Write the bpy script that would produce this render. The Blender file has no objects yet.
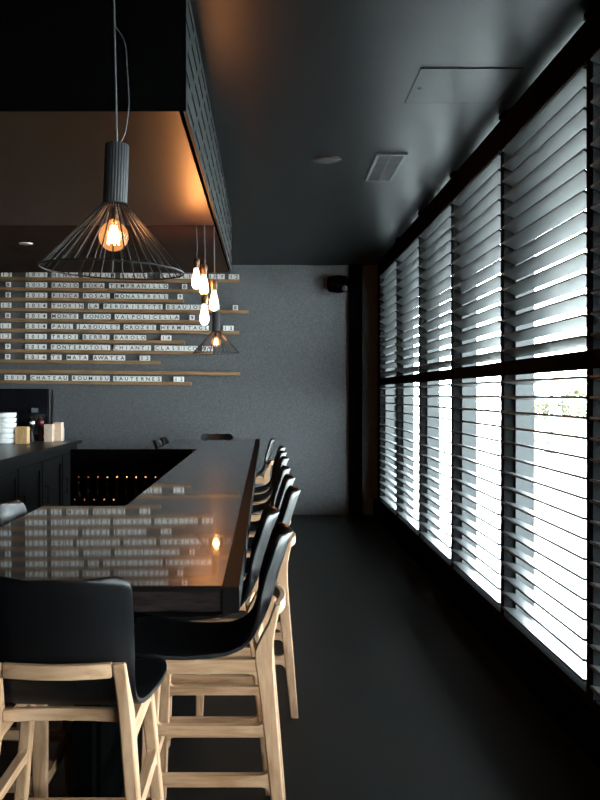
import bpy, bmesh, math, random
from mathutils import Vector, Matrix
random.seed(7)
S = bpy.context.scene
COL = S.collection
R = math.radians

# ------------------------------------------------------------------ camera
EYE = 1.55
FPX = 900.0
cd = bpy.data.cameras.new('camera')
cam = bpy.data.objects.new('camera', cd)
COL.objects.link(cam)
cam.location = (0, 0, EYE)
cam.rotation_euler = (R(90), 0, 0)
cd.sensor_width = 36.0
cd.lens = FPX / 800.0 * 36.0
cd.shift_x = 34 / 800.0
cd.shift_y = -6 / 800.0
cd.clip_end = 200
S.camera = cam

S.view_settings.view_transform = 'Standard'
S.view_settings.look = 'None'
S.view_settings.gamma = 1.0
S.view_settings.exposure = 0.65
S.view_settings.use_curve_mapping = False
S.cycles.use_denoising = True
S.cycles.max_bounces = 10
S.cycles.diffuse_bounces = 5
S.cycles.glossy_bounces = 5
S.cycles.transparent_max_bounces = 16
S.cycles.caustics_reflective = False
S.cycles.caustics_refractive = False
S.cycles.sample_clamp_indirect = 6.0

# ------------------------------------------------------------------ materials
def mat(name, color, rough=0.5, metal=0.0, spec=0.5, emit=None, estr=0.0):
    m = bpy.data.materials.new(name)
    m.use_nodes = True
    b = m.node_tree.nodes['Principled BSDF']
    b.inputs['Base Color'].default_value = (*color, 1)
    b.inputs['Roughness'].default_value = rough
    b.inputs['Metallic'].default_value = metal
    b.inputs['Specular IOR Level'].default_value = spec
    if emit:
        b.inputs['Emission Color'].default_value = (*emit, 1)
        b.inputs['Emission Strength'].default_value = estr
    return m

def noise_col(m, c1, c2, scale=(1, 1, 1), nscale=8.0, detail=6.0, lo=0.35, hi=0.65, coord='Object', distort=0.0, bump=0.0, bdist=0.01):
    nt = m.node_tree
    b = nt.nodes['Principled BSDF']
    tc = nt.nodes.new('ShaderNodeTexCoord')
    mp = nt.nodes.new('ShaderNodeMapping')
    mp.inputs['Scale'].default_value = scale
    nz = nt.nodes.new('ShaderNodeTexNoise')
    nz.inputs['Scale'].default_value = nscale
    nz.inputs['Detail'].default_value = detail
    nz.inputs['Distortion'].default_value = distort
    rp = nt.nodes.new('ShaderNodeValToRGB')
    rp.color_ramp.elements[0].position = lo
    rp.color_ramp.elements[0].color = (*c1, 1)
    rp.color_ramp.elements[1].position = hi
    rp.color_ramp.elements[1].color = (*c2, 1)
    nt.links.new(tc.outputs[coord], mp.inputs['Vector'])
    nt.links.new(mp.outputs['Vector'], nz.inputs['Vector'])
    nt.links.new(nz.outputs['Fac'], rp.inputs['Fac'])
    nt.links.new(rp.outputs['Color'], b.inputs['Base Color'])
    if bump:
        bp = nt.nodes.new('ShaderNodeBump')
        bp.inputs['Strength'].default_value = bump
        bp.inputs['Distance'].default_value = bdist
        nt.links.new(nz.outputs['Fac'], bp.inputs['Height'])
        nt.links.new(bp.outputs['Normal'], b.inputs['Normal'])
    return m

M = {}
M['black'] = noise_col(mat('black_paint', (.004, .004, .004), .9, spec=.0), (.0012, .0012, .0012), (.0018, .0018, .0018), nscale=20)
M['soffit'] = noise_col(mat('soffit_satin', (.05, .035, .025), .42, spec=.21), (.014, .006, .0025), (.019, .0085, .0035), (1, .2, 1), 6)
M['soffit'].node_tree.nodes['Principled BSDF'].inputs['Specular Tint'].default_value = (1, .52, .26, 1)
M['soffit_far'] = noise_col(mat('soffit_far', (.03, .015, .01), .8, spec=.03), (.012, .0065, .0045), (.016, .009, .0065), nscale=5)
M['ceiling'] = noise_col(mat('ceiling_paint', (.03, .033, .035), .36, spec=.095), (.0028, .0032, .0035), (.0042, .0047, .0051), (.4, 2.5, 1), 4)
M['ceil_detail'] = mat('ceiling_fitting', (.03, .032, .034), .45)
M['line'] = mat('shadow_gap', (.003, .003, .003), .9)
M['felt'] = noise_col(mat('wall_felt', (.2, .2, .21), .95, spec=.1), (.070, .073, .078), (.118, .123, .130), nscale=75, detail=4, lo=.3, hi=.7, bump=.4, bdist=.004)
M['floor'] = noise_col(mat('floor_concrete', (.02, .02, .021), .5, spec=.16), (.0024, .0024, .0025), (.0052, .0051, .0053), nscale=1.6, detail=9, lo=.3, hi=.75)
M['shutter'] = mat('shutter_paint', (.0075, .0078, .0082), .7, spec=.0)
M['louver'] = mat('louver_paint', (.023, .0255, .027), .42, spec=.4)
M['winframe'] = mat('window_frame_grey', (.022, .024, .025), .5, spec=.2)
M['shell'] = noise_col(mat('stool_shell', (.018, .017, .020),  .34, spec=.27), (.004, .0038, .0045), (.0055, .005, .006), nscale=3)
M['ash'] = noise_col(mat('ash_wood', (.6, .42, .26), .5, spec=.35), (.30, .152, .074), (.48, .29, .172), (9, 9, 1.1), 5, 5, .3, .62, distort=.6)
M['ash_side'] = noise_col(mat('ash_wood_along_side', (.6, .42, .26), .5, spec=.35), (.30, .152, .074), (.48, .29, .172), (9, 1.1, 9), 5, 5, .3, .62, distort=.6)
M['ash_cross'] = noise_col(mat('ash_wood_across', (.6, .42, .26), .5, spec=.35), (.30, .152, .074), (.48, .29, .172), (1.1, 9, 9), 5, 5, .3, .62, distort=.6)
M['oak'] = noise_col(mat('oak_shelf', (.36, .2, .09), .55), (.17, .088, .036), (.29, .16, .07), (.8, 6, 10), 6, 5)
M['tile'] = mat('letter_tile', (.86, .87, .87), .35)
M['ink'] = mat('tile_letter_black', (.02, .02, .022), .5)
M['bartop'] = noise_col(mat('bar_top_gloss', (.03, .018, .012),   .28, spec=.03), (.012, .0070, .0048), (.017, .010, .007), (3, .5, 3), 5)
_b = M['bartop'].node_tree.nodes['Principled BSDF']
_b.inputs['Coat Weight'].default_value = 1.0
_b.inputs['Coat Roughness'].default_value = .034
_b.inputs['Coat IOR'].default_value = 1.32
M['bartrim'] = mat('bar_trim', (.006, .005, .005), .55, spec=.01)
M['barwood'] = noise_col(mat('bar_edge_wood', (.05, .035, .03), .55, spec=.06), (.007, .0045, .004), (.020, .0135, .012), (2, 2, 14), 9)
M['cabinet'] = mat('cabinet_black', (.003, .0033, .0036), .32, spec=.16)
M['lampmetal'] = mat('lamp_grey_metal', (.018, .0175, .020), .6, .0, .3)
M['wire'] = mat('lamp_wire', (.008, .007, .0075), .5, .0, .25)
M['cord'] = mat('cord_dark', (.03, .028, .026), .55)
M['cable'] = mat('steel_cable', (.07, .07, .072), .45, .3)
M['brass'] = mat('aged_brass', (.07, .035, .016), .4, .8)
M['steel'] = mat('steel', (.6, .6, .62), .22, 1.0)
M['white'] = mat('white_ceramic', (.82, .84, .84), .25)
M['box'] = noise_col(mat('pale_card', (.62, .47, .36), .8), (.55, .41, .31), (.68, .53, .42), nscale=12)
M['tan'] = noise_col(mat('tan_wood', (.5, .31, .14), .6), (.42, .25, .11), (.58, .38, .18), (4, 4, 1), 8)
M['darkred'] = mat('dark_red_lacquer', (.06, .010, .012), .22)
M['darkplastic'] = mat('dark_plastic', (.012, .012, .014), .3)
M['screen'] = mat('screen_glass', (.006, .006, .008), .12)
M['greyplastic'] = mat('grey_plastic', (.12, .13, .15), .5)
M['bottle'] = mat('dark_bottle_glass', (.003, .0035, .003), .35, spec=.1)
M['pave'] = noise_col(mat('pavement', (.55, .55, .53), .9), (.5, .5, .48), (.6, .6, .58), nscale=2)

M['slot'] = mat('slotted_panel', (.0052, .0062, .0065), .6, spec=.08)


def bulb_mat(name, col, strength, transp):
    m = bpy.data.materials.new(name)
    m.use_nodes = True
    nt = m.node_tree
    nt.nodes.clear()
    o = nt.nodes.new('ShaderNodeOutputMaterial')
    em = nt.nodes.new('ShaderNodeEmission')
    em.inputs['Color'].default_value = (*col, 1)
    em.inputs['Strength'].default_value = strength
    tr = nt.nodes.new('ShaderNodeBsdfTransparent')
    tr.inputs['Color'].default_value = (1, .9, .75, 1)
    gl = nt.nodes.new('ShaderNodeBsdfGlossy')
    gl.inputs['Roughness'].default_value = .08
    gl.inputs['Color'].default_value = (1, .85, .7, 1)
    m1 = nt.nodes.new('ShaderNodeMixShader')
    m1.inputs[0].default_value = .1
    m2 = nt.nodes.new('ShaderNodeMixShader')
    m2.inputs[0].default_value = transp
    nt.links.new(em.outputs[0], m1.inputs[1])
    nt.links.new(gl.outputs[0], m1.inputs[2])
    nt.links.new(m1.outputs[0], m2.inputs[1])
    nt.links.new(tr.outputs[0], m2.inputs[2])
    nt.links.new(m2.outputs[0], o.inputs['Surface'])
    return m
M['bulb_hot'] = bulb_mat('glowing_bulb_glass', (1, .62, .30), 9.0, .35)
M['bulb_globe'] = bulb_mat('amber_globe_glass', (1, .42, .14), .9, .6)
M['filament'] = mat('hot_filament', (1, .8, .5), .5, emit=(1, .66, .34), estr=40)

def glass_mat():
    m = bpy.data.materials.new('window_glass')
    m.use_nodes = True
    nt = m.node_tree
    nt.nodes.clear()
    o = nt.nodes.new('ShaderNodeOutputMaterial')
    tr = nt.nodes.new('ShaderNodeBsdfTransparent')
    tr.inputs['Color'].default_value = (.93, .97, .97, 1)
    gl = nt.nodes.new('ShaderNodeBsdfGlossy')
    gl.inputs['Roughness'].default_value = .02
    mx = nt.nodes.new('ShaderNodeMixShader')
    mx.inputs[0].default_value = .06
    nt.links.new(tr.outputs[0], mx.inputs[1])
    nt.links.new(gl.outputs[0], mx.inputs[2])
    nt.links.new(mx.outputs[0], o.inputs['Surface'])
    return m
M['glass'] = glass_mat()

# ------------------------------------------------------------------ mesh builder
class MB:
    def __init__(s):
        s.bm = bmesh.new()
    def box(s, x0, x1, y0, y1, z0, z1, bev=0.0, mi=0):
        vs = [s.bm.verts.new((x, y, z)) for x in (x0, x1) for y in (y0, y1) for z in (z0, z1)]
        q = [(0, 1, 3, 2), (4, 6, 7, 5), (0, 4, 5, 1), (2, 3, 7, 6), (0, 2, 6, 4), (1, 5, 7, 3)]
        fs = [s.bm.faces.new([vs[i] for i in f]) for f in q]
        for f in fs: f.material_index = mi
        if bev:
            es = list({e for f in fs for e in f.edges})
            bmesh.ops.bevel(s.bm, geom=es, offset=bev, segments=2, affect='EDGES', profile=.6)
        return s
    def prism(s, pts, a0, a1, axis='z', fn=None):
        """polygon pts (p,q) extruded along axis: z -> (p,q,a), x -> (a,p,q), y -> (p,a,q)"""
        def P(p, q, a):
            v = {'z': (p, q, a), 'x': (a, p, q), 'y': (p, a, q)}[axis]
            return fn(*v) if fn else v
        A = [s.bm.verts.new(P(p, q, a0)) for p, q in pts]
        B = [s.bm.verts.new(P(p, q, a1)) for p, q in pts]
        n = len(pts)
        s.bm.faces.new(A); s.bm.faces.new(B[::-1])
        for i in range(n):
            s.bm.faces.new((A[i], B[i], B[(i + 1) % n], A[(i + 1) % n]))
        return s
    def strip(s, L, Rr, a0, a1, fn):
        """two matching polylines (y,z) make a bar outline, extruded in x from a0 to a1, fn maps (x,y,z)"""
        n = len(L)
        g = [[s.bm.verts.new(fn(a, *p)) for p in line] for line in (L, Rr) for a in (a0, a1)]
        l0, l1, r0, r1 = g
        for i in range(n - 1):
            s.bm.faces.new((l0[i], l0[i + 1], l1[i + 1], l1[i]))
            s.bm.faces.new((r0[i], r1[i], r1[i + 1], r0[i + 1]))
            s.bm.faces.new((l0[i], r0[i], r0[i + 1], l0[i + 1]))
            s.bm.faces.new((l1[i], l1[i + 1], r1[i + 1], r1[i]))
        s.bm.faces.new((l0[0], l1[0], r1[0], r0[0]))
        s.bm.faces.new((l0[-1], r0[-1], r1[-1], l1[-1]))
        return s
    def lathe(s, prof, seg=24, c=(0, 0, 0), flute=0.0, nfl=0):
        rings = []
        for r, z in prof:
            ring = []
            for k in range(seg):
                a = 2 * math.pi * k / seg
                rr = max(r, 1e-4)
                if flute and nfl: rr -= flute * (.5 + .5 * math.cos(nfl * a))
                ring.append(s.bm.verts.new((c[0] + rr * math.cos(a), c[1] + rr * math.sin(a), c[2] + z)))
            rings.append(ring)
        for A, B in zip(rings, rings[1:]):
            for k in range(seg):
                s.bm.faces.new((A[k], A[(k + 1) % seg], B[(k + 1) % seg], B[k]))
        s.bm.faces.new(rings[0][::-1]); s.bm.faces.new(rings[-1])
        return s
    def tube(s, pts, r, seg=8, closed=False):
        pts = [Vector(p) for p in pts]
        n = len(pts)
        rings = []
        for i, p in enumerate(pts):
            a = pts[(i - 1) % n] if (closed or i) else p
            b = pts[(i + 1) % n] if (closed or i < n - 1) else p
            t = (b - a).normalized()
            u = t.cross(Vector((0, 0, 1)))
            if u.length < .1: u = t.cross(Vector((0, 1, 0)))
            u.normalize(); w = u.cross(t)
            rr = r[i] if isinstance(r, (list, tuple)) else r
            rings.append([s.bm.verts.new(p + u * rr * math.cos(2 * math.pi * k / seg) + w * rr * math.sin(2 * math.pi * k / seg)) for k in range(seg)])
        pr = list(zip(rings, rings[1:]))
        if closed: pr.append((rings[-1], rings[0]))
        for A, B in pr:
            for k in range(seg):
                s.bm.faces.new((A[k], B[k], B[(k + 1) % seg], A[(k + 1) % seg]))
        if not closed:
            s.bm.faces.new(rings[0]); s.bm.faces.new(rings[-1][::-1])
        return s
    def build(s, name, m, parent=None, smooth=False, loc=None, bevel=0.0, bseg=2):
        bmesh.ops.recalc_face_normals(s.bm, faces=s.bm.faces)
        me = bpy.data.meshes.new(name)
        s.bm.to_mesh(me); s.bm.free()
        for mm in (m if isinstance(m, (list, tuple)) else [m]): me.materials.append(mm)
        if smooth:
            me.polygons.foreach_set('use_smooth', [True] * len(me.polygons))
            try: me.set_sharp_from_angle(angle=R(40))
            except Exception: pass
        o = bpy.data.objects.new(name, me)
        COL.objects.link(o)
        if parent: o.parent = parent
        if loc: o.location = loc
        if bevel:
            bv = o.modifiers.new('bevel', 'BEVEL')
            bv.width = bevel; bv.segments = bseg; bv.limit_method = 'ANGLE'; bv.angle_limit = R(40)
        return o

def tag(o, label=None, cat=None, group=None, kind=None):
    if label: o['label'] = label
    if cat: o['category'] = cat
    if group: o['group'] = group
    if kind: o['kind'] = kind
    return o

def thing(name, loc, label, cat, group=None, rotz=0.0):
    o = bpy.data.objects.new(name, None)
    o.empty_display_size = .1
    COL.objects.link(o)
    o.location = loc
    o.rotation_euler = (0, 0, rotz)
    return tag(o, label, cat, group)

def copy_tree(o, parent=None):
    c = o.copy()
    COL.objects.link(c)
    if parent: c.parent = parent
    for ch in list(o.children):
        copy_tree(ch, c)
    return c

def struct(mb, name, m, parent=None, **k):
    o = mb.build(name, m, parent, **k)
    if not parent: o['kind'] = 'structure'
    return o

# ------------------------------------------------------------------ setting
XR, XL, YB, YF, ZC = 1.42, -3.6, 11.54, -2.6, 3.204
struct(MB().box(XL - .1, 1.75, YF - .1, YB + .1, -.1, 0), 'floor', M['floor'])
struct(MB().box(XL - .1, 1.75, YF - .1, YB + .1, ZC, ZC + .1), 'ceiling', M['ceiling'])
struct(MB().box(XL - .1, 1.75, YB, YB + .1, 0, ZC), 'wall_back', M['felt'])
struct(MB().box(XL - .1, XL, YF, YB, 0, ZC), 'wall_left', M['black'])
struct(MB().box(XL - .1, 1.75, YF - .1, YF, 0, ZC), 'wall_front', M['black'])
BND = [-1.86, -.42, 1.01, 2.44, 3.87, 5.30, 6.73, 8.16, 9.57, 11.0]
SILL, HEAD, WTOP = .205, 3.178, 3.204
w = MB()
w.box(1.375, 1.66, YF, YB, 0, SILL)
w.box(1.43, 1.66, BND[-1], YB, SILL, ZC)
w.box(1.375, 1.66, YF, BND[0], SILL, ZC)
struct(w, 'wall_right', M['black'])
pm = MB()
for y in BND[1:-1]:
    pm.box(1.385, 1.56, y - .055, y + .055, HEAD, ZC)
struct(pm, 'trim_1', M['black'])
# dark pier at the window corner
struct(MB().box(1.06, 1.225, YB - .07, YB, 0, ZC), 'trim_2', M['black'])

# bulkhead above the bar
BX, BY0, BY1, BZ = -.319, 3.6, 8.37, 2.68
blk = MB().box(XL, BX - .022, BY0, BY1, BZ + .012, ZC).box(XL, BX, BY0 - .012, BY0, BZ, ZC)
struct(blk, 'trim_3', M['black'])
fp = MB()
NR, SHT = 5, .026
rowp = (ZC - BZ) / NR
for r_i in range(NR):
    z0 = BZ + r_i * rowp
    zs0, zs1 = z0 + rowp / 2 - SHT / 2, z0 + rowp / 2 + SHT / 2
    fp.box(BX - .012, BX, BY0, BY1, z0, zs0).box(BX - .012, BX, BY0, BY1, zs1, z0 + rowp)
    y = BY0 - (.19 if r_i % 2 else 0)
    while y < BY1:                       # bridges between the long slots
        a_, b_ = max(BY0, y), min(BY1, y + .07)
        if b_ > a_: fp.box(BX - .012, BX, a_, b_, zs0, zs1)
        y += .38
struct(fp, 'trim_4', M['slot'])
SY = 6.03
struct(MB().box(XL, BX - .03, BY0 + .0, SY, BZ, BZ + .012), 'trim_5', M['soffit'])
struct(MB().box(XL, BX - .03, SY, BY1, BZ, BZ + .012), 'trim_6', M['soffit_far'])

# windows behind the shutters
for i in range(len(BND) - 1):
    y0, y1 = BND[i], BND[i + 1]
    f = MB()
    f.box(1.452, 1.56, y0, y0 + .07, SILL, WTOP).box(1.452, 1.56, y1 - .07, y1, SILL, WTOP)
    f.box(1.47, 1.56, y0 + .07, y1 - .07, SILL, SILL + .05).box(1.50, 1.56, y0 + .07, y1 - .07, WTOP - .03, WTOP)
    wf = struct(f, 'window_%d' % (i + 1), M['winframe'])
    MB().box(1.548, 1.552, y0 + .07, y1 - .07, SILL + .05, WTOP - .03).build('pane', M['glass'], wf)

# ------------------------------------------------------------------ shutters
PITCH = .0885
def louver_bm(L):
    m = MB()
    pts = []
    pts = [(-.0445, -.0035), (-.0425, -.0055), (.0425, -.0055), (.0445, -.0035), (.0445, .0035), (.0425, .0055), (-.0425, .0055), (-.0445, .0035)]
    m.prism([(p, q) for p, q in pts], -L / 2, L / 2, 'y')
    return m
ordl = ['', '', '', 'tall black louvered shutter cut by the right edge of the frame',
        'tall black louvered shutter, the largest one showing whole at right',
        'tall black louvered shutter just left of the largest whole one',
        'tall black louvered shutter in the middle of the five whole ones',
        'tall black louvered shutter one short of the far corner',
        'tall black louvered shutter nearest the back wall corner']
MIDZ0, MIDZ1 = 1.66, 1.74
for i in range(len(BND) - 1):
    y0, y1 = BND[i], BND[i + 1]
    yc = (y0 + y1) / 2
    lab = ordl[i] or ['tall black louvered shutter farthest behind the camera', 'tall black louvered shutter two bays behind the camera', 'tall black louvered shutter beside the camera'][i]
    t = thing('window_shutter', (XR, yc, SILL), lab, 'shutter', 'louvered shutters along the window wall')
    hw = (y1 - y0) / 2
    st = .04
    H = HEAD - SILL
    for s_ in (-1, 1):
        a, b = sorted((s_ * hw * .9995, s_ * (hw - st)))
        MB().box(-.028, .028, a, b, 0, H).build('stile', M['shutter'], t)
    for z0, z1, nm in ((0, .045, "bottom_rail"), (MIDZ0 - SILL, MIDZ1 - SILL, 'middle_rail'), (3.0 - SILL, H, 'top_rail')):
        MB().box(-.026, .026, -hw + st, hw - st, z0, z1).build(nm, M['shutter'], t)
    proto = None
    for z0, z1, tilt in ((SILL + .05, MIDZ0, -10), (MIDZ1, 3.0, -26)):
        n = round((z1 - z0) / PITCH)
        p = (z1 - z0) / n
        for k in range(n):
            if proto is None:
                proto = louver_bm(2 * (hw - st) - .006).build('louver', M['louver'], t)
                o = proto
            else:
                o = proto.copy(); COL.objects.link(o); o.parent = t
            o.location = (0, 0, z0 + (k + .5) * p - SILL)
            o.rotation_euler = (0, R(-tilt), 0)   # room-side edge up

# ------------------------------------------------------------------ ceiling fittings
t = MB()
t.box(.79, 1.30, 4.57, 5.10, ZC - .004, ZC)
ap = t.build('access_hatch', M['ceiling'])
tag(ap, 'square flush access hatch in the dark ceiling near the windows', 'hatch')
g = MB()
for a in ((.785, .79, 4.565, 5.105), (1.30, 1.305, 4.565, 5.105), (.79, 1.30, 4.565, 4.57), (.79, 1.30, 5.10, 5.105)):
    g.box(a[0], a[1], a[2], a[3], ZC - .0045, ZC)
g.build('edge_gap', M['line'], ap)
MB().lathe([(.012, 0), (.012, .003)], 12, (.83, 4.86, ZC - .0065)).build('lock', M['line'], ap)
v = thing('ceiling_vent', (.866, 6.56, ZC), 'rectangular black air vent grille set in the ceiling', 'vent')
f = MB()
hx, hy = .105, .39
f.box(-hx, -hx + .022, -hy, hy, -.014, 0).box(hx - .022, hx, -hy, hy, -.014, 0)
f.box(-hx + .022, hx - .022, -hy, -hy + .03, -.014, 0).box(-hx + .022, hx - .022, hy - .03, hy, -.014, 0)
f.build('vent_frame', mat('vent_frame_grey', (.055, .062, .065), .5, spec=.2), v)
MB().box(-hx + .022, hx - .022, -hy + .03, hy - .03, -.003, 0).build('backing', M['line'], v)
f = MB()
for k in range(22):
    y = -hy + .05 + k * .0332
    f.box(-hx + .022, hx - .022, y - .009, y + .009, -.011, -.007)
f.box(-.006, .006, -hy + .03, hy - .03, -.012, -.0035)
f.build('grille', mat('vent_grille', (.012, .013, .014), .5, spec=.2), v)
sp = MB().lathe([(.095, -.010), (.097, -.004), (.097, 0)], 32).build('ceiling_speaker', mat('speaker_disc', (.022, .020, .019), .6, spec=.1), loc=(.43, 6.33, ZC), smooth=True)
tag(sp, 'round flush speaker disc in the ceiling left of the vent', 'ceiling speaker')
MB().lathe([(.080, -.013), (.080, -.0105)], 32).build('grille', mat('speaker_mesh', (.014, .0125, .012), .7, spec=.1), sp)
d = thing('downlight', (-1.8, 6.75, BZ), 'small pale downlight recessed in the dark soffit over the bar', 'downlight')
r_ = MB()
r_.lathe([(.05, -.006), (.05, 0)], 24)
r_.build('trim_ring', M['white'], d)
MB().lathe([(.036, -.009), (.036, -.0065)], 24).build('lens', M['greyplastic'], d)

# loudspeaker high in the corner, on the pier
c = thing('wall_mounted_loudspeaker', (.97, YB - .118, 2.945), 'black rounded loudspeaker high by the back corner pier', 'loudspeaker')
b = MB()
b.tube([(-.19, 0, 0), (-.17, 0, 0), (-.05, 0, 0), (.05, 0, 0), (.07, 0, 0)], [.06, .095, .115, .10, .06], 20)
b.build('housing', M['black'], c, smooth=True)
MB().box(.06, .09, -.03, .03, -.03, .03, .005).build('bracket', M['black'], c)
MB().lathe([(.001, -.035), (.02, -.03), (.033, -.012), (.035, 0), (.033, .012), (.02, .03), (.001, .035)], 16).build('swivel_ball', mat('swivel_grey', (.05, .055, .058), .3), c, smooth=True, loc=(.02, -.12, -.07))

# ------------------------------------------------------------------ menu shelves
TILT = R(.63)
SPX = 900 / (YB - .07)     # px per metre at the shelf front
def wx(px): return (px - 266) / SPX
def wz(py): return EYE + (394 - py) / SPX
PITCHT = 5.40 / SPX
TS = PITCHT * .965
SH_D = .075
SH_T = .041
glyphs = {}
def tile_mesh(ch):
    if ch in glyphs: return glyphs[ch]
    m = MB()
    m.box(-TS / 2, TS / 2, -.009, .009, 0, TS, .006)
    cu = bpy.data.curves.new('glyph', 'FONT')
    cu.body = ch
    cu.size = .066
    cu.align_x = 'CENTER'
    cu.extrude = .0006
    cu.offset = .0011
    ob = bpy.data.objects.new('glyph', cu)
    COL.objects.link(ob)
    bpy.context.view_layer.update()
    me = bpy.data.meshes.new_from_object(ob.evaluated_get(bpy.context.evaluated_depsgraph_get()))
    bpy.data.objects.remove(ob)
    xs = [v.co.x for v in me.vertices]; ys = [v.co.y for v in me.vertices]
    cx = (min(xs) + max(xs)) / 2; cy = (min(ys) + max(ys)) / 2
    me.transform(Matrix.Translation((0, -.0095, TS / 2)) @ Matrix.Rotation(R(90), 4, 'X') @ Matrix.Translation((-cx, -cy, 0)))
    me.materials.clear(); me.materials.append(M['tile']); me.materials.append(M['ink'])
    me.polygons.foreach_set('material_index', [1] * len(me.polygons))
    m.bm.from_mesh(me)
    out = bpy.data.meshes.new('letter_tile')
    m.bm.to_mesh(out); m.bm.free()
    out.materials.append(M['tile']); out.materials.append(M['ink'])
    glyphs[ch] = out
    return out
DIG = dict(zip('0123456789', 'zero one two three four five six seven eight nine'.split()))
ROWS = [  # shelf top y at x=25, right end x, [(word, x start)]
    (277.0, 239.5, [('12', 0.6), ('2013', 25.3), ('HENRI', 51.2), ('PERFUM', 82.5), ('BLANC', 120), ('CHABLIS', 160), ('LEY', 208.5), ('12', 228.5)]),
    (287.3, 209, [('9', 5.2), ('2013', 25.3), ('RADIO', 51.2), ('BOKA', 82.5), ('TEMPRANILLO', 108.7), ('8', 181.7)]),
    (297.6, 183.5, [('8', 5.0), ('2012', 25.2), ('FINCA', 51.2), ('ROSAL', 82.5), ('MONASTRELL', 114), ('9', 177.3)]),
    (307.9, 248.5, [('15', 0.2), ('2014', 25.1), ('THORIN', 51.0), ('LA', 87.6), ('PERDRISETTE', 103.0), ('BEAUJOLAIS', 165.6), ('8', 232.6)]),
    (318.3, 199, [('8', 4.7), ('2014', 25.0), ('MONTE', 51.0), ('TONDO', 83.2), ('VALPOLICELLA', 114.4), ('9', 189.3)]),
    (328.6, 239, [('11', -.2), ('2014', 24.9), ('PAUL', 50.9), ('JABOULET', 76.3), ('CROZES', 123.4), ('HERMITAGE', 160.0), ('13', 222.8)]),
    (338.9, 184.6, [('12', -.2), ('2012', 24.7), ('TREDI', 50.6), ('BERRI', 82.2), ('BAROLO', 113.5), ('14', 160.5)]),
    (349.2, 212.5, [('9', 4.7), ('2014', 24.6), ('FONTERUTOLI', 50.5), ('CHIANTI', 113.0), ('CLASSICO', 154.3), ('09', 202)]),
    (359.5, 160, [('9', 4.6), ('2014', 24.5), ('TE', 50.4), ('MATA', 66.2), ('AWATEA', 92.6), ('12', 139.2)]),
    (369.8, 240, []),
    (380.2, 191, [('2013', 4.0), ('CHATEAU', 30.0), ('ROUMIEU', 71.5), ('SAUTERNES', 112.8), ('12', 173.2)]),
]
SHN = ['top', 'second', 'third', 'fourth', 'fifth', 'sixth', 'seventh', 'eighth', 'ninth', 'tenth', 'lowest']
for ri, (y25, xe, words) in enumerate(ROWS):
    xs = wx(-8); xend = wx(xe)
    o = MB().box(0, (xend - xs) / math.cos(TILT), -SH_D / 2, SH_D / 2, -SH_T, 0, .002).build('menu_shelf', M['oak'])
    zl = wz(y25 + .011 * (-8 - 25))
    o.location = (xs, YB - SH_D / 2, zl)
    o.rotation_euler = (0, TILT, 0)
    lab = 'narrow oak ledge on the felt wall, %s from the top' % SHN[ri]
    if ri == 0: lab = 'topmost narrow oak ledge on the felt wall'
    if ri == 9: lab = 'narrow oak ledge without any letter tiles on the felt wall'
    if ri == 10: lab = 'lowest narrow oak ledge, under the empty one'
    tag(o, lab, 'shelf', 'oak menu ledges on the back wall')
    names = [w_ for w_, _ in words]
    for wi, (word, px) in enumerate(words):
        for k, ch in enumerate(word):
            X = wx(px + 5.4 * (k + .5))
            dx = (X - xs)
            tl = bpy.data.objects.new('letter_tile', tile_mesh(ch))
            COL.objects.link(tl)
            tl.location = (xs + dx * math.cos(TILT), YB - SH_D / 2 - .012, zl - dx * math.sin(TILT))
            tl.rotation_euler = (0, TILT, 0)
            key = ' '.join(w_ for w_ in names if not w_.isdigit())
            key = ' '.join(key.split()[:2])
            if word.isdigit():
                where = 'year' if len(word) == 4 else ('left end number' if wi == 0 else 'right end number')
            else: where = 'word ' + word
            cn = [DIG.get(c_, c_) for c_ in word]
            if len(word) == 1: pos = 'alone as the ' + where
            elif k == 0: pos = 'starting the ' + where
            elif k == len(word) - 1: pos = 'ending the ' + where
            else: pos = 'between %s and %s in the %s' % (cn[k - 1], cn[k + 1], where)
            lbl = 'white tile %s %s' % (cn[k], pos)
            lbl += ', row %s' % key if word.isdigit() else ' on the wall ledges'
            tag(tl, lbl, 'letter tile', 'letter tiles spelling %s in the row %s' % (word, key))

# ------------------------------------------------------------------ bar counter
bar = thing('bar_counter', (0, 0, 0), 'long dark C-shaped bar counter with glossy brown top', 'bar counter')
BT = 1.03
OX, IX, LX = -.075, -.65, -1.035
N0, N1, F0, F1 = 2.42, 4.18, 8.5, 10.35
C_ = [(LX, N0), (OX, N0), (OX, F1), (LX, F1), (LX, F0), (IX, F0), (IX, N1), (LX, N1)]
MB().prism(C_, BT - .066, BT - .004, 'z').build('counter_slab', M['barwood'], bar, bevel=.004)
tw = .044
C2 = [(LX, N0 + .02), (OX - tw, N0 + .02), (OX - tw, F1 - tw), (LX, F1 - tw), (LX, F0), (IX, F0), (IX, N1), (LX, N1)]
MB().prism(C2, BT - .004, BT + .0005, 'z').build('polished_top', M['bartop'], bar)
e = MB()
e.box(OX - tw, OX + .004, N0 - .004, F1, BT - .068, BT + .001, .003)
e.build('side_trim', M['bartrim'], bar)
MB().box(LX, OX - tw, N0 - .002, N0 + .02, BT - .012, BT + .001, .002).build('front_trim', M['bartrim'], bar)
b = MB()
b.box(-.64, -.56, 3.05, 3.6, 0, BT - .066).box(-.64, -.56, 4.2, 9.05, 0, BT - .066)
b.build('base_panel', M['black'], bar)
b = MB()
b.box(-.62, -.56, 2.90, 2.97, 0, BT - .066)
b.build('support_post', M['black'], bar)
MB().box(LX + .05, -.64, 8.56, 8.62, 0, BT - .066).build('end_panel', M['cabinet'], bar)

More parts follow.
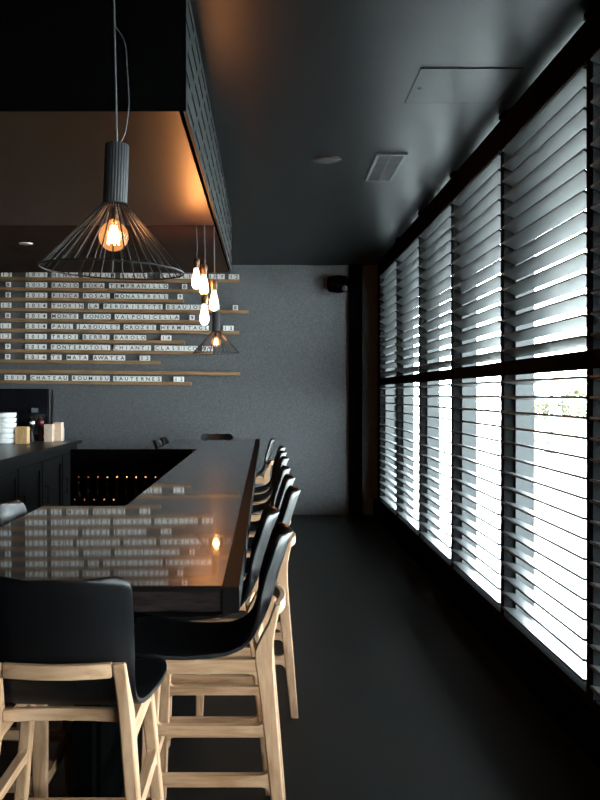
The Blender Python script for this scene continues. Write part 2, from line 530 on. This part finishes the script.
# bartender station across the far end of the aisle
tag(MB().box(-1.83, -.70, 8.42, 8.49, 0, 1.03).build('station_panel', M['black']), 'black upright panel closing the far end of the bar aisle', 'panel')
tag(MB().box(-1.83, -.70, 8.28, 8.41, 0, .45).build('bottle_step', M['black']), 'higher black bottle step against the aisle panel', 'bottle step', 'black bottle steps behind the bar')
tag(MB().box(-1.83, -.70, 8.12, 8.275, 0, .28).build('bottle_step', M['black']), 'lower black bottle step in front of the higher one', 'bottle step', 'black bottle steps behind the bar')
def bottle(loc, h, label, group, r=.034):
    t = thing('bottle', loc, label, 'bottle', group)
    MB().lathe([(r * .9, 0), (r, .01), (r, h * .52), (r * .85, h * .60), (.014, h * .72), (.013, h * .86), (.015, h * .87), (.015, h * .9)], 16).build('body', M['bottle'], t, smooth=True)
    MB().tube([(0, 0, h * .9), (0, 0, h * .96), (.003, -.010, h * 1.04), (.008, -.024, h * 1.10), (.010, -.032, h * 1.11)], [.012, .010, .009, .008, .007], 8).build('pourer', M['steel'], t, smooth=True)
    return t
pb = None
OR2 = ['leftmost', 'second from left', 'third from left', 'fourth from left', 'middle', 'sixth from left', 'seventh from left', 'eighth from left', 'rightmost']
for k in range(9):
    x = -1.74 + k * .0885
    lab = 'dark bottle with steel pourer on the rear step, %s' % OR2[k]
    if pb is None: o = pb = bottle((x, 8.345, .45), .30, lab, 'bottles on the rear step behind the bar')
    else:
        o = copy_tree(pb); o.location = (x, 8.345, .45); o['label'] = lab
pb = None
for k in range(5):
    x = -1.745 + k * .0885
    lab = 'shorter dark bottle on the front step, %s of five' % ['leftmost', 'second', 'middle', 'fourth', 'rightmost'][k]
    if pb is None: o = pb = bottle((x, 8.2, .28), .28, lab, 'shorter bottles on the front step behind the bar', .03)
    else:
        o = copy_tree(pb); o.location = (x, 8.2, .28); o['label'] = lab

# ------------------------------------------------------------------ back counter along the left
CF = -2.04
CT = 1.05
tag(MB().box(-3.2, CF + .03, 5.8, 9.83, CT - .035, CT, .004).build('back_counter_top', M['cabinet']), 'black worktop running along the back bar cabinets', 'worktop')
cabs = [(5.8, 6.6, 'black back bar cabinet farthest left, outside the frame'), (6.6, 7.4, 'black back bar cabinet at the left edge of the frame'), (7.4, 8.2, 'black panelled cabinet under the white stack'), (8.2, 9.0, 'black panelled cabinet between the white stack and counter end'), (9.0, 9.8, 'black panelled cabinet at the far end of the worktop')]
for y0, y1, lab in cabs[1:]:
    t = thing('back_bar_cabinet', (CF, (y0 + y1) / 2, 0), lab, 'cabinet', 'back bar cabinets')
    MB().box(-.68, -.02, -.4, .4, 0, CT - .035).build('body', M['cabinet'], t)
    d_ = MB()
    for a in ((-.385, -.32, .10, .93), (.32, .385, .10, .93), (-.32, .32, .10, .17), (-.32, .32, .86, .93)):
        d_.box(-.02, .004, a[0], a[1], a[2], a[3], .003)
    d_.box(-.02, -.008, -.32, .32, .17, .86)
    dd = d_.build('door', M['cabinet'], t)
    MB().tube([(.004, -.30, .55), (.03, -.30, .55), (.03, -.30, .70), (.004, -.30, .70)], .006, 8).build('handle', M['cabinet'], dd)

# things on the back counter
def on_counter(px, py):            # point of the worktop seen at a pixel
    Y = FPX * (EYE - CT) / (py - 394)
    return ((px - 266) * Y / FPX, Y, CT)
px_, py_, _ = on_counter(4, 443.5)
proto = None
for k in range(6):
    z = CT + k * .052
    lab = ['lowest', 'second lowest', 'third from the bottom', 'fourth from the bottom', 'second from the top', 'topmost'][k] + ' white bowl in the stack on the worktop'
    if proto is None:
        proto = MB().lathe([(.10, 0), (.108, .004), (.121, .018), (.124, .049), (.120, .0515), (.108, .0515), (.05, .0505)], 28).build('white_bowl', M['white'], smooth=True)
        o = proto
    else:
        o = proto.copy(); COL.objects.link(o)
    o.location = (px_, py_, z)
    tag(o, lab, 'bowl', 'white bowls stacked on the back counter')
x, y, z = on_counter(21.5, 443.5)
t = thing('wooden_caddy', (x + .01, y, z), 'tan wooden box between the white bowls and the mills', 'box')
b = MB()
b.box(-.06, .06, -.06, .06, 0, .012).box(-.06, -.05, -.06, .06, .012, .17).box(.05, .06, -.06, .06, .012, .17).box(-.05, .05, -.06, -.05, .012, .17).box(-.05, .05, .05, .06, .012, .17)
b.build('body', M['tan'], t, bevel=.002)
MB().box(-.045, .045, -.045, .045, .012, .16).build('contents', M['box'], t)
def mill(px, py, lab, m1, m2):
    x, y, z = on_counter(px, py)
    t = thing('pepper_mill', (x, y, z), lab, 'pepper mill', 'mills on the back counter')
    MB().lathe([(.034, 0), (.036, .01), (.034, .03), (.024, .075), (.021, .10), (.028, .13), (.030, .145), (.026, .15)], 20).build('body', m1, t, smooth=True)
    MB().lathe([(.026, .15), (.040, .165), (.042, .20), (.036, .225), (.02, .24), (.012, .243)], 20).build('head', m2, t, smooth=True)
    MB().lathe([(.009, .243), (.012, .25), (.012, .258), (.005, .264)], 12).build('knob', M['brass'], t, smooth=True)
mill(31.5, 441.5, 'metal-topped pepper mill right of the tan box', M['darkplastic'], M['steel'])
mill(40.5, 441, 'dark red pepper mill beside the pale cartons', M['darkred'], M['darkred'])
for px, py, w_, h_, dx, lab in ((49.5, 441.5, .085, .17, 0, 'pale carton nearest the dark red mill'), (58.5, 441, .085, .185, .03, 'pale carton nearest the end of the worktop')):
    x, y, z = on_counter(px, py)
    t = thing('carton', (x + .0, y, z), lab, 'carton', 'pale cartons on the back counter')
    MB().box(-w_ / 2, w_ / 2, -.06, .06, 0, h_, .003).build('body', M['box'], t)
    MB().box(-w_ / 2 - .002, w_ / 2 + .002, -.062, .062, h_ + .0002, h_ + .012, .002).build('lid', M['box'], t)
# point of sale terminal
t = thing('sales_terminal', (-2.5, 9.725, CT), 'large black sales terminal behind the stack of bowls', 'sales terminal')
b = MB()
b.prism([(-.10, 0), (.10, 0), (.10, .03), (.07, .05), (.05, .56), (.0, .56), (-.02, .05), (-.10, .03)], -.60, .17, 'x')
b.build('housing', M['darkplastic'], t, bevel=.006)
MB().prism([(-.021, .06), (-.001, .555), (-.005, .555), (-.025, .06)], -.57, .14, 'x').build('screen', M['screen'], t)
MB().box(-.02, .05, -.052, -.045, .30, .35).build('sticker', M['greyplastic'], t)
MB().prism([(-.05, 0), (.02, 0), (.05, .5), (.04, .54)], .175, .195, 'x').build('side_stay', M['darkplastic'], t)
t = thing('card_reader', (-2.24, 9.77, CT), 'small grey card reader beside the sales terminal', 'card reader')
MB().prism([(-.05, 0), (.05, 0), (.05, .12), (-.02, .17)], -.045, .045, 'x').build('body', M['greyplastic'], t, bevel=.006)
MB().prism([(-.0375, .06), (-.0245, .145), (-.0275, .147), (-.0405, .062)], -.035, .035, 'x').build('display', M['screen'], t)

# ------------------------------------------------------------------ stools
def splay(side):
    def fn(x, y, z):
        return (side * (x + .078 * (.87 - z) / .87), y, z)
    return fn

PROF = [(-.300, 1.068), (-.286, 1.035), (-.270, .985), (-.252, .93), (-.236, .87), (-.214, .80), (-.185, .745), (-.145, .705), (-.09, .682), (-.02, .674), (.06, .672), (.13, .677), (.19, .686), (.24, .692), (.275, .693)]
def shell_pt(u, i, t=0.0):
    y, z = PROF[i]
    nb = 6
    # curvature: the back wraps forward at its edges, the seat lifts a little
    k = max(0.0, min(1.0, (z - .675) / .2)) if i < 10 else 0.0
    wf = .048 * k
    wu = .004 * (1 - k)
    halfw = .194 + .052 * max(0, min(1, (y + .16) / .36))
    if i >= 12: halfw -= [.003, .012, .040][i - 12]
    a = abs(u)
    return (u * halfw, y + wf * a ** 2.2, z + wu * a ** 2.4)

def make_stool(label, group):
    t = thing('bar_stool', (0, 0, 0), label, 'bar stool', group)
    # shell: finer strip with rounded top corners
    bm = MB()
    NU = 18
    rows = []
    rad = .042
    P = [Vector((0, *p)) for p in PROF]
    # resample profile
    cum = [0]
    for a, b in zip(P, P[1:]): cum.append(cum[-1] + (b - a).length)
    L = cum[-1]
    samp = [0, .004, .010, .018, .028, .040, .055] + [.055 + (L - .055) * k / 26 for k in range(1, 27)]
    for s_ in samp:
        j = 0
        while j < len(cum) - 2 and cum[j + 1] < s_: j += 1
        f = (s_ - cum[j]) / (cum[j + 1] - cum[j])
        shrink = 0
        if s_ < rad: shrink = rad - math.sqrt(max(0, rad * rad - (rad - s_) ** 2))
        row = []
        for k in range(NU + 1):
            u = -1 + 2 * k / NU
            a = Vector(shell_pt(u, j)); b = Vector(shell_pt(u, j + 1))
            p = a.lerp(b, f)
            hw = abs(Vector(shell_pt(1, j)).x) * (1 - f) + abs(Vector(shell_pt(1, j + 1)).x) * f
            p.x *= (hw - shrink) / hw
            row.append(bm.bm.verts.new(p))
        rows.append(row)
    for A, B in zip(rows, rows[1:]):
        for k in range(NU):
            bm.bm.faces.new((A[k], A[k + 1], B[k + 1], B[k]))
    sh = bm.build('seat_shell', M['shell'], t, smooth=True)
    sd = sh.modifiers.new('thickness', 'SOLIDIFY')
    sd.thickness = .013; sd.offset = 0.0
    bv = sh.modifiers.new('edge', 'BEVEL'); bv.width = .004; bv.segments = 2; bv.limit_method = 'ANGLE'; bv.angle_limit = R(50)
    th = .036
    for side in (-1, 1):
        fn = splay(side)
        zs = [0, .10, .20, .30, .40, .50, .58, .64, .69, .73, .78, .815, .842]
        rear = [-.285, -.278, -.270, -.262, -.254, -.246, -.240, -.236, -.235, -.237, -.246, -.254, -.262]
        frnt = [-.247, -.237, -.227, -.216, -.205, -.194, -.184, -.174, -.172, -.190, -.218, -.230, -.240]
        MB().strip(list(zip(rear, zs)), list(zip(frnt, zs)), .142, .142 + th, fn).build('leg', M['ash'], t, smooth=True, bevel=.005)
        zs2 = [0, .15, .3, .45, .58, .655]
        r2 = [.172, .165, .158, .151, .143, .132]
        f2 = [.207, .206, .204, .202, .199, .192]
        MB().strip(list(zip(r2, zs2)), list(zip(f2, zs2)), .142, .142 + th, fn).build('leg', M['ash'], t, smooth=True, bevel=.005)
        # seat rail with filleted ends (in the side plane)
        def bar2(zc, hh, ya, yb, fl, topf=True, botf=True):
            up, dn = [], []
            N = 5
            ys = [ya + fl * (1 - math.cos(math.pi / 2 * k / N)) for k in range(N + 1)]
            ys = ys + [yb - (y - ya) for y in reversed(ys)]
            for y in ys:
                d = min(y - ya, yb - y)
                q = fl - math.sqrt(max(0, fl * fl - (fl - d) ** 2)) if d < fl else 0
                up.append((y, zc + hh + (q if topf else 0)))
                dn.append((y, zc - hh - (q if botf else 0)))
            return up, dn
        up, dn = bar2(.639, .024, -.185, .150, .035, False, True)
        MB().strip(up, dn, .144, .142 + th - .002, fn).build('seat_rail', M['ash_side'], t, smooth=True, bevel=.003)
        up, dn = bar2(.432, .016, -.204, .157, .024)
        MB().strip(up, dn, .146, .142 + th - .004, fn).build('rung', M['ash_side'], t, smooth=True, bevel=.003)
        up, dn = bar2(.270, .019, -.222, .163, .028)
        MB().strip(up, dn, .146, .142 + th - .004, fn).build('rung', M['ash_side'], t, smooth=True, bevel=.003)
    def cross(z0, z1, ye, yc, thick, xw, name):
        m = MB()
        n = 14
        L, Rr = [], []
        pts = []
        for k in range(n + 1):
            x = -xw + 2 * xw * k / n
            y = yc + (ye - yc) * (x / xw) ** 2
            pts.append((x, y))
        poly = [(x, y - thick / 2) for x, y in pts] + [(x, y + thick / 2) for x, y in reversed(pts)]
        m.prism(poly, z0, z1, 'z')
        return m.build(name, M['ash_cross'], t, smooth=True, bevel=.003)
    cross(.803, .842, -.247, -.268, .022, .144, 'back_rail')
    cross(.666, .700, -.190, -.176, .022, .158, 'rear_seat_rail')
    cross(.615, .655, .160, .160, .024, .160, 'front_seat_rail')
    cross(.252, .288, .185, .185, .026, .193, 'front_rung')
    return t
GR = 'bar stools with black shells around the counter'
stools = [
    ((-.55, 2.62), 0, 'black shell ash bar stool in the left foreground, back to the camera'),
    ((-.21, 3.20), 90, 'nearest bar stool on the window side, rungs showing at bottom centre'),
    ((-.25, 3.72), 90, 'second bar stool on the window side, pushed close to the counter'),
    ((-.13, 4.55), 90, 'third bar stool on the window side, pulled out with one whole leg showing'),
    ((-.135, 5.22), 90, 'fourth bar stool on the window side from the camera'),
    ((-.143, 5.88), 90, 'fifth bar stool on the window side from the camera'),
    ((-.13, 6.80), 90, 'sixth bar stool on the window side from the camera'),
    ((-.13, 7.48), 90, 'seventh bar stool on the window side from the camera'),
    ((-.126, 8.15), 90, 'eighth bar stool on the window side from the camera'),
    ((-.198, 9.60), 90, 'farthest bar stool on the window side, alone past a gap'),
    ((-.59, 10.57), 180, 'bar stool at the far end of the counter, facing the camera'),
    ((-.92, 3.16), -90, 'left side bar stool showing only legs behind the foreground stool'),
    ((-.86, 3.90), -90, 'left side bar stool whose grey back edge meets the frame edge'),
    ((-.87, 9.35), -90, 'nearer of two bar stools left of the far counter end'),
    ((-.87, 9.95), -90, 'farther of two bar stools left of the far counter end'),
]
proto = None
for (x, y), a, lab in stools:
    if proto is None: o = proto = make_stool(lab, GR)
    else:
        o = copy_tree(proto); o['label'] = lab
    o.location = (x, y, 0)
    o.rotation_euler = (0, 0, R(a))

# ------------------------------------------------------------------ pendants
def pendant(loc, ztop, label, tilt):
    t = thing('pendant_lamp', loc, label, 'pendant lamp', 'wire cone pendant lamps over the bar')
    t.rotation_euler = (0, R(tilt), 0)
    RR, zr = .25, 0.0
    z1, z2 = .222, .440
    MB().lathe([(.030, z1 - .002), (.040, z1), (.043, z1 + .004), (.043, z2 - .004), (.040, z2), (.012, z2 + .001)], 72, flute=.003, nfl=24).build('neck', M['lampmetal'], t, smooth=True)
    sh = MB()
    ring = [(RR * math.cos(2 * math.pi * k / 64), RR * math.sin(2 * math.pi * k / 64), zr) for k in range(64)]
    sh.tube(ring, .0032, 6, closed=True)
    for k in range(36):
        a = 2 * math.pi * k / 36
        sh.tube([(.041 * math.cos(a), .041 * math.sin(a), z1 + .01), (RR * math.cos(a), RR * math.sin(a), zr)], .0025, 5)
    sh.build('wire_shade', M['wire'], t, smooth=True)
    MB().lathe([(.014, .17), (.019, .175), (.019, z1 - .003)], 20).build('lamp_holder', M['brass'], t, smooth=True)
    prof = []
    rb, zc = .052, .118
    for k in range(15):
        a = math.pi * (-.5 + .86 * k / 14)
        prof.append((rb * math.cos(a), zc + rb * math.sin(a)))
    prof.append((.016, .172))
    bulb = MB().lathe(prof, 28).build('bulb', M['bulb_globe'], t, smooth=True)
    fl = MB()
    for k in range(6):
        a = 2 * math.pi * k / 6
        b_ = a + .5
        fl.tube([(.009 * math.cos(a), .009 * math.sin(a), .155), (.021 * math.cos(b_), .021 * math.sin(b_), .090)], .0022, 6)
    fl.build('filament', M['filament'], bulb)
    L = ztop - loc[2]
    tt = math.tan(R(-tilt))
    MB().tube([(0, 0, z2), (L * tt * .5, 0, (z2 + L) / 2), (L * tt, 0, L - .002)], .0032, 8).build('cord', M['cable'], t)
    lo = [(.008, 0, z2), (.018, 0, z2 + .02), (.028, 0, z2 + .05), (.036, 0, z2 + .14), (.026, 0, z2 + .26), (.012, 0, z2 + .36), (.004 + (z2 + .42) * tt, 0, z2 + .42)]
    sm = []
    P_ = [lo[0]] + lo + [lo[-1]]
    for a0, a1, a2, a3 in zip(P_, P_[1:], P_[2:], P_[3:]):
        for q in range(6):
            u = q / 6
            sm.append(tuple(.5 * (2 * b1 + (b2 - b0) * u + (2 * b0 - 5 * b1 + 4 * b2 - b3) * u * u + (3 * b1 - b0 - 3 * b2 + b3) * u ** 3) for b0, b1, b2, b3 in zip(a0, a1, a2, a3)))
    sm.append(lo[-1])
    MB().tube(sm, .0018, 6).build('loop_wire', M['cable'], t)
    return t
def bulb_light(name, loc, power, rad):
    ld = bpy.data.lights.new(name, 'POINT')
    ld.energy = power; ld.color = (1, .40, .13); ld.shadow_soft_size = rad
    lo = bpy.data.objects.new(name, ld); COL.objects.link(lo); lo.location = loc
    return lo
pendant((-.538, 3.15, 1.984), ZC, 'large wire cone pendant lamp hanging in the left foreground', 2.2)
pendant((-.53, 9.57, 1.984), ZC, 'small distant wire cone pendant lamp in front of the lettered wall', 0)

def drop_bulb(loc, label):
    t = thing('pendant_bulb', loc, label, 'pendant bulb', 'bare bulbs hanging in a cluster')
    MB().lathe([(.006, -.078), (.018, -.074), (.028, -.060), (.032, -.038), (.029, -.010), (.020, .030), (.0145, .055), (.0135, .062)], 24).build('bulb', M['bulb_hot'], t, smooth=True)
    MB().lathe([(.0165, .060), (.020, .064), (.020, .085), (.022, .088), (.022, .120), (.016, .128), (.006, .131)], 20).build('lamp_holder', M['brass'], t, smooth=True)
    MB().tube([(0, 0, .13), (.004, 0, .2), (0, 0, BZ - loc[2] - .001)], .0038, 8).build('cord', M['cord'], t)
    return t
bl = [(-.466, 6.02, 2.33, 'bare glowing bulb, leftmost of the hanging cluster'), (-.418, 6.07, 2.295, 'bare glowing bulb right beside the leftmost of the cluster'), (-.385, 6.12, 2.185, 'bare glowing bulb, rightmost of the hanging cluster'), (-.412, 6.02, 2.09, 'bare glowing bulb hanging lowest in the cluster')]
bl[2] = (-.352, 6.09, 2.19, bl[2][3])
for x, y, z, lab in bl:
    drop_bulb((x, y, z), lab)
    bulb_light('bulb_light', (x, y, z - .02), 16, .02)
bulb_light('bulb_light', (-.538, 3.15, 2.10), 5.0, .03)
bulb_light('bulb_light', (-.53, 9.57, 2.10), 9.0, .03)

# ------------------------------------------------------------------ outside and daylight
o = struct(MB().box(1.76, 60, -40, 60, -.25, -.15), 'ground_outside', M['pave'])
M['outgrey'] = mat('painted_post_grey', (.022, .023, .025), .7)
M['leaf'] = noise_col(mat('pale_leaves', (.06, .06, .03), .8, spec=.1), (.035, .038, .016), (.07, .068, .035), nscale=9)
pl = thing('street_post', (8.0, 25.2, -.15), 'slim grey post outside, seen through the largest whole shutter', 'post')
MB().lathe([(.05, 0), (.05, 1.8), (.04, 1.86), (.01, 1.9)], 14).build('shaft', M['outgrey'], pl, smooth=True)
MB().lathe([(.12, 0), (.12, .03), (.07, .05)], 16).build('foot_plate', M['outgrey'], pl)
kb = thing('stone_bench', (7.85, 26.2, -.15), 'low grey bench outside beside the slim post', 'bench')
MB().box(-.5, .5, -.2, .2, .30, .40, .02).build('seat', M['outgrey'], kb)
for sx in (-.35, .35):
    MB().box(sx - .05, sx + .05, -.16, .16, 0, .30).build('leg', M['outgrey'], kb)
rs = random.Random(3)
for k, (X_, Y_, hh, lab) in enumerate(((13.6, 39.5, 2.0, 'pale round shrub outside, nearer the large shutter edge'), (12.1, 40.5, 1.7, 'smaller pale shrub outside, further left through the louvers'))):
    sb = thing('round_shrub', (X_, Y_, -.15), lab, 'shrub', 'pale shrubs outside')
    fo = MB()
    for q in range(420):
        a_ = rs.uniform(0, 6.283); e_ = math.asin(rs.uniform(-.75, 1)); r_q = .75 * hh / 2 * rs.uniform(.75, 1.05)
        c_ = Vector((math.cos(a_) * math.cos(e_) * r_q, math.sin(a_) * math.cos(e_) * r_q, hh * .6 + math.sin(e_) * r_q))
        n1 = Vector((rs.uniform(-1, 1), rs.uniform(-1, 1), rs.uniform(-1, 1))).normalized()
        n2 = n1.orthogonal().normalized()
        vs_ = [fo.bm.verts.new(c_ + n1 * p_ + n2 * q_) for p_, q_ in ((-.12, 0), (0, -.06), (.12, 0), (0, .06))]
        fo.bm.faces.new(vs_)
    fo.build('foliage', M['leaf'], sb)
    MB().tube([(0, 0, 0), (.02, 0, hh * .4), (0, .02, hh * .8)], [.05, .04, .015], 8).build('stem', M['tan'], sb)
W = bpy.data.worlds.new('sky')
S.world = W
W.use_nodes = True
nt = W.node_tree
bg = nt.nodes['Background']
bg.inputs['Color'].default_value = (.88, .965, 1.0, 1)
bg.inputs['Strength'].default_value = 26.0
for i in range(len(BND) - 1):
    ld = bpy.data.lights.new('sky_portal', 'AREA')
    ld.shape = 'RECTANGLE'
    ld.size = BND[i + 1] - BND[i]; ld.size_y = WTOP - SILL
    ld.cycles.is_portal = True
    lo = bpy.data.objects.new('sky_portal', ld); COL.objects.link(lo)
    lo.location = (1.60, (BND[i] + BND[i + 1]) / 2, (WTOP + SILL) / 2)
    lo.rotation_euler = (R(90), 0, R(90))
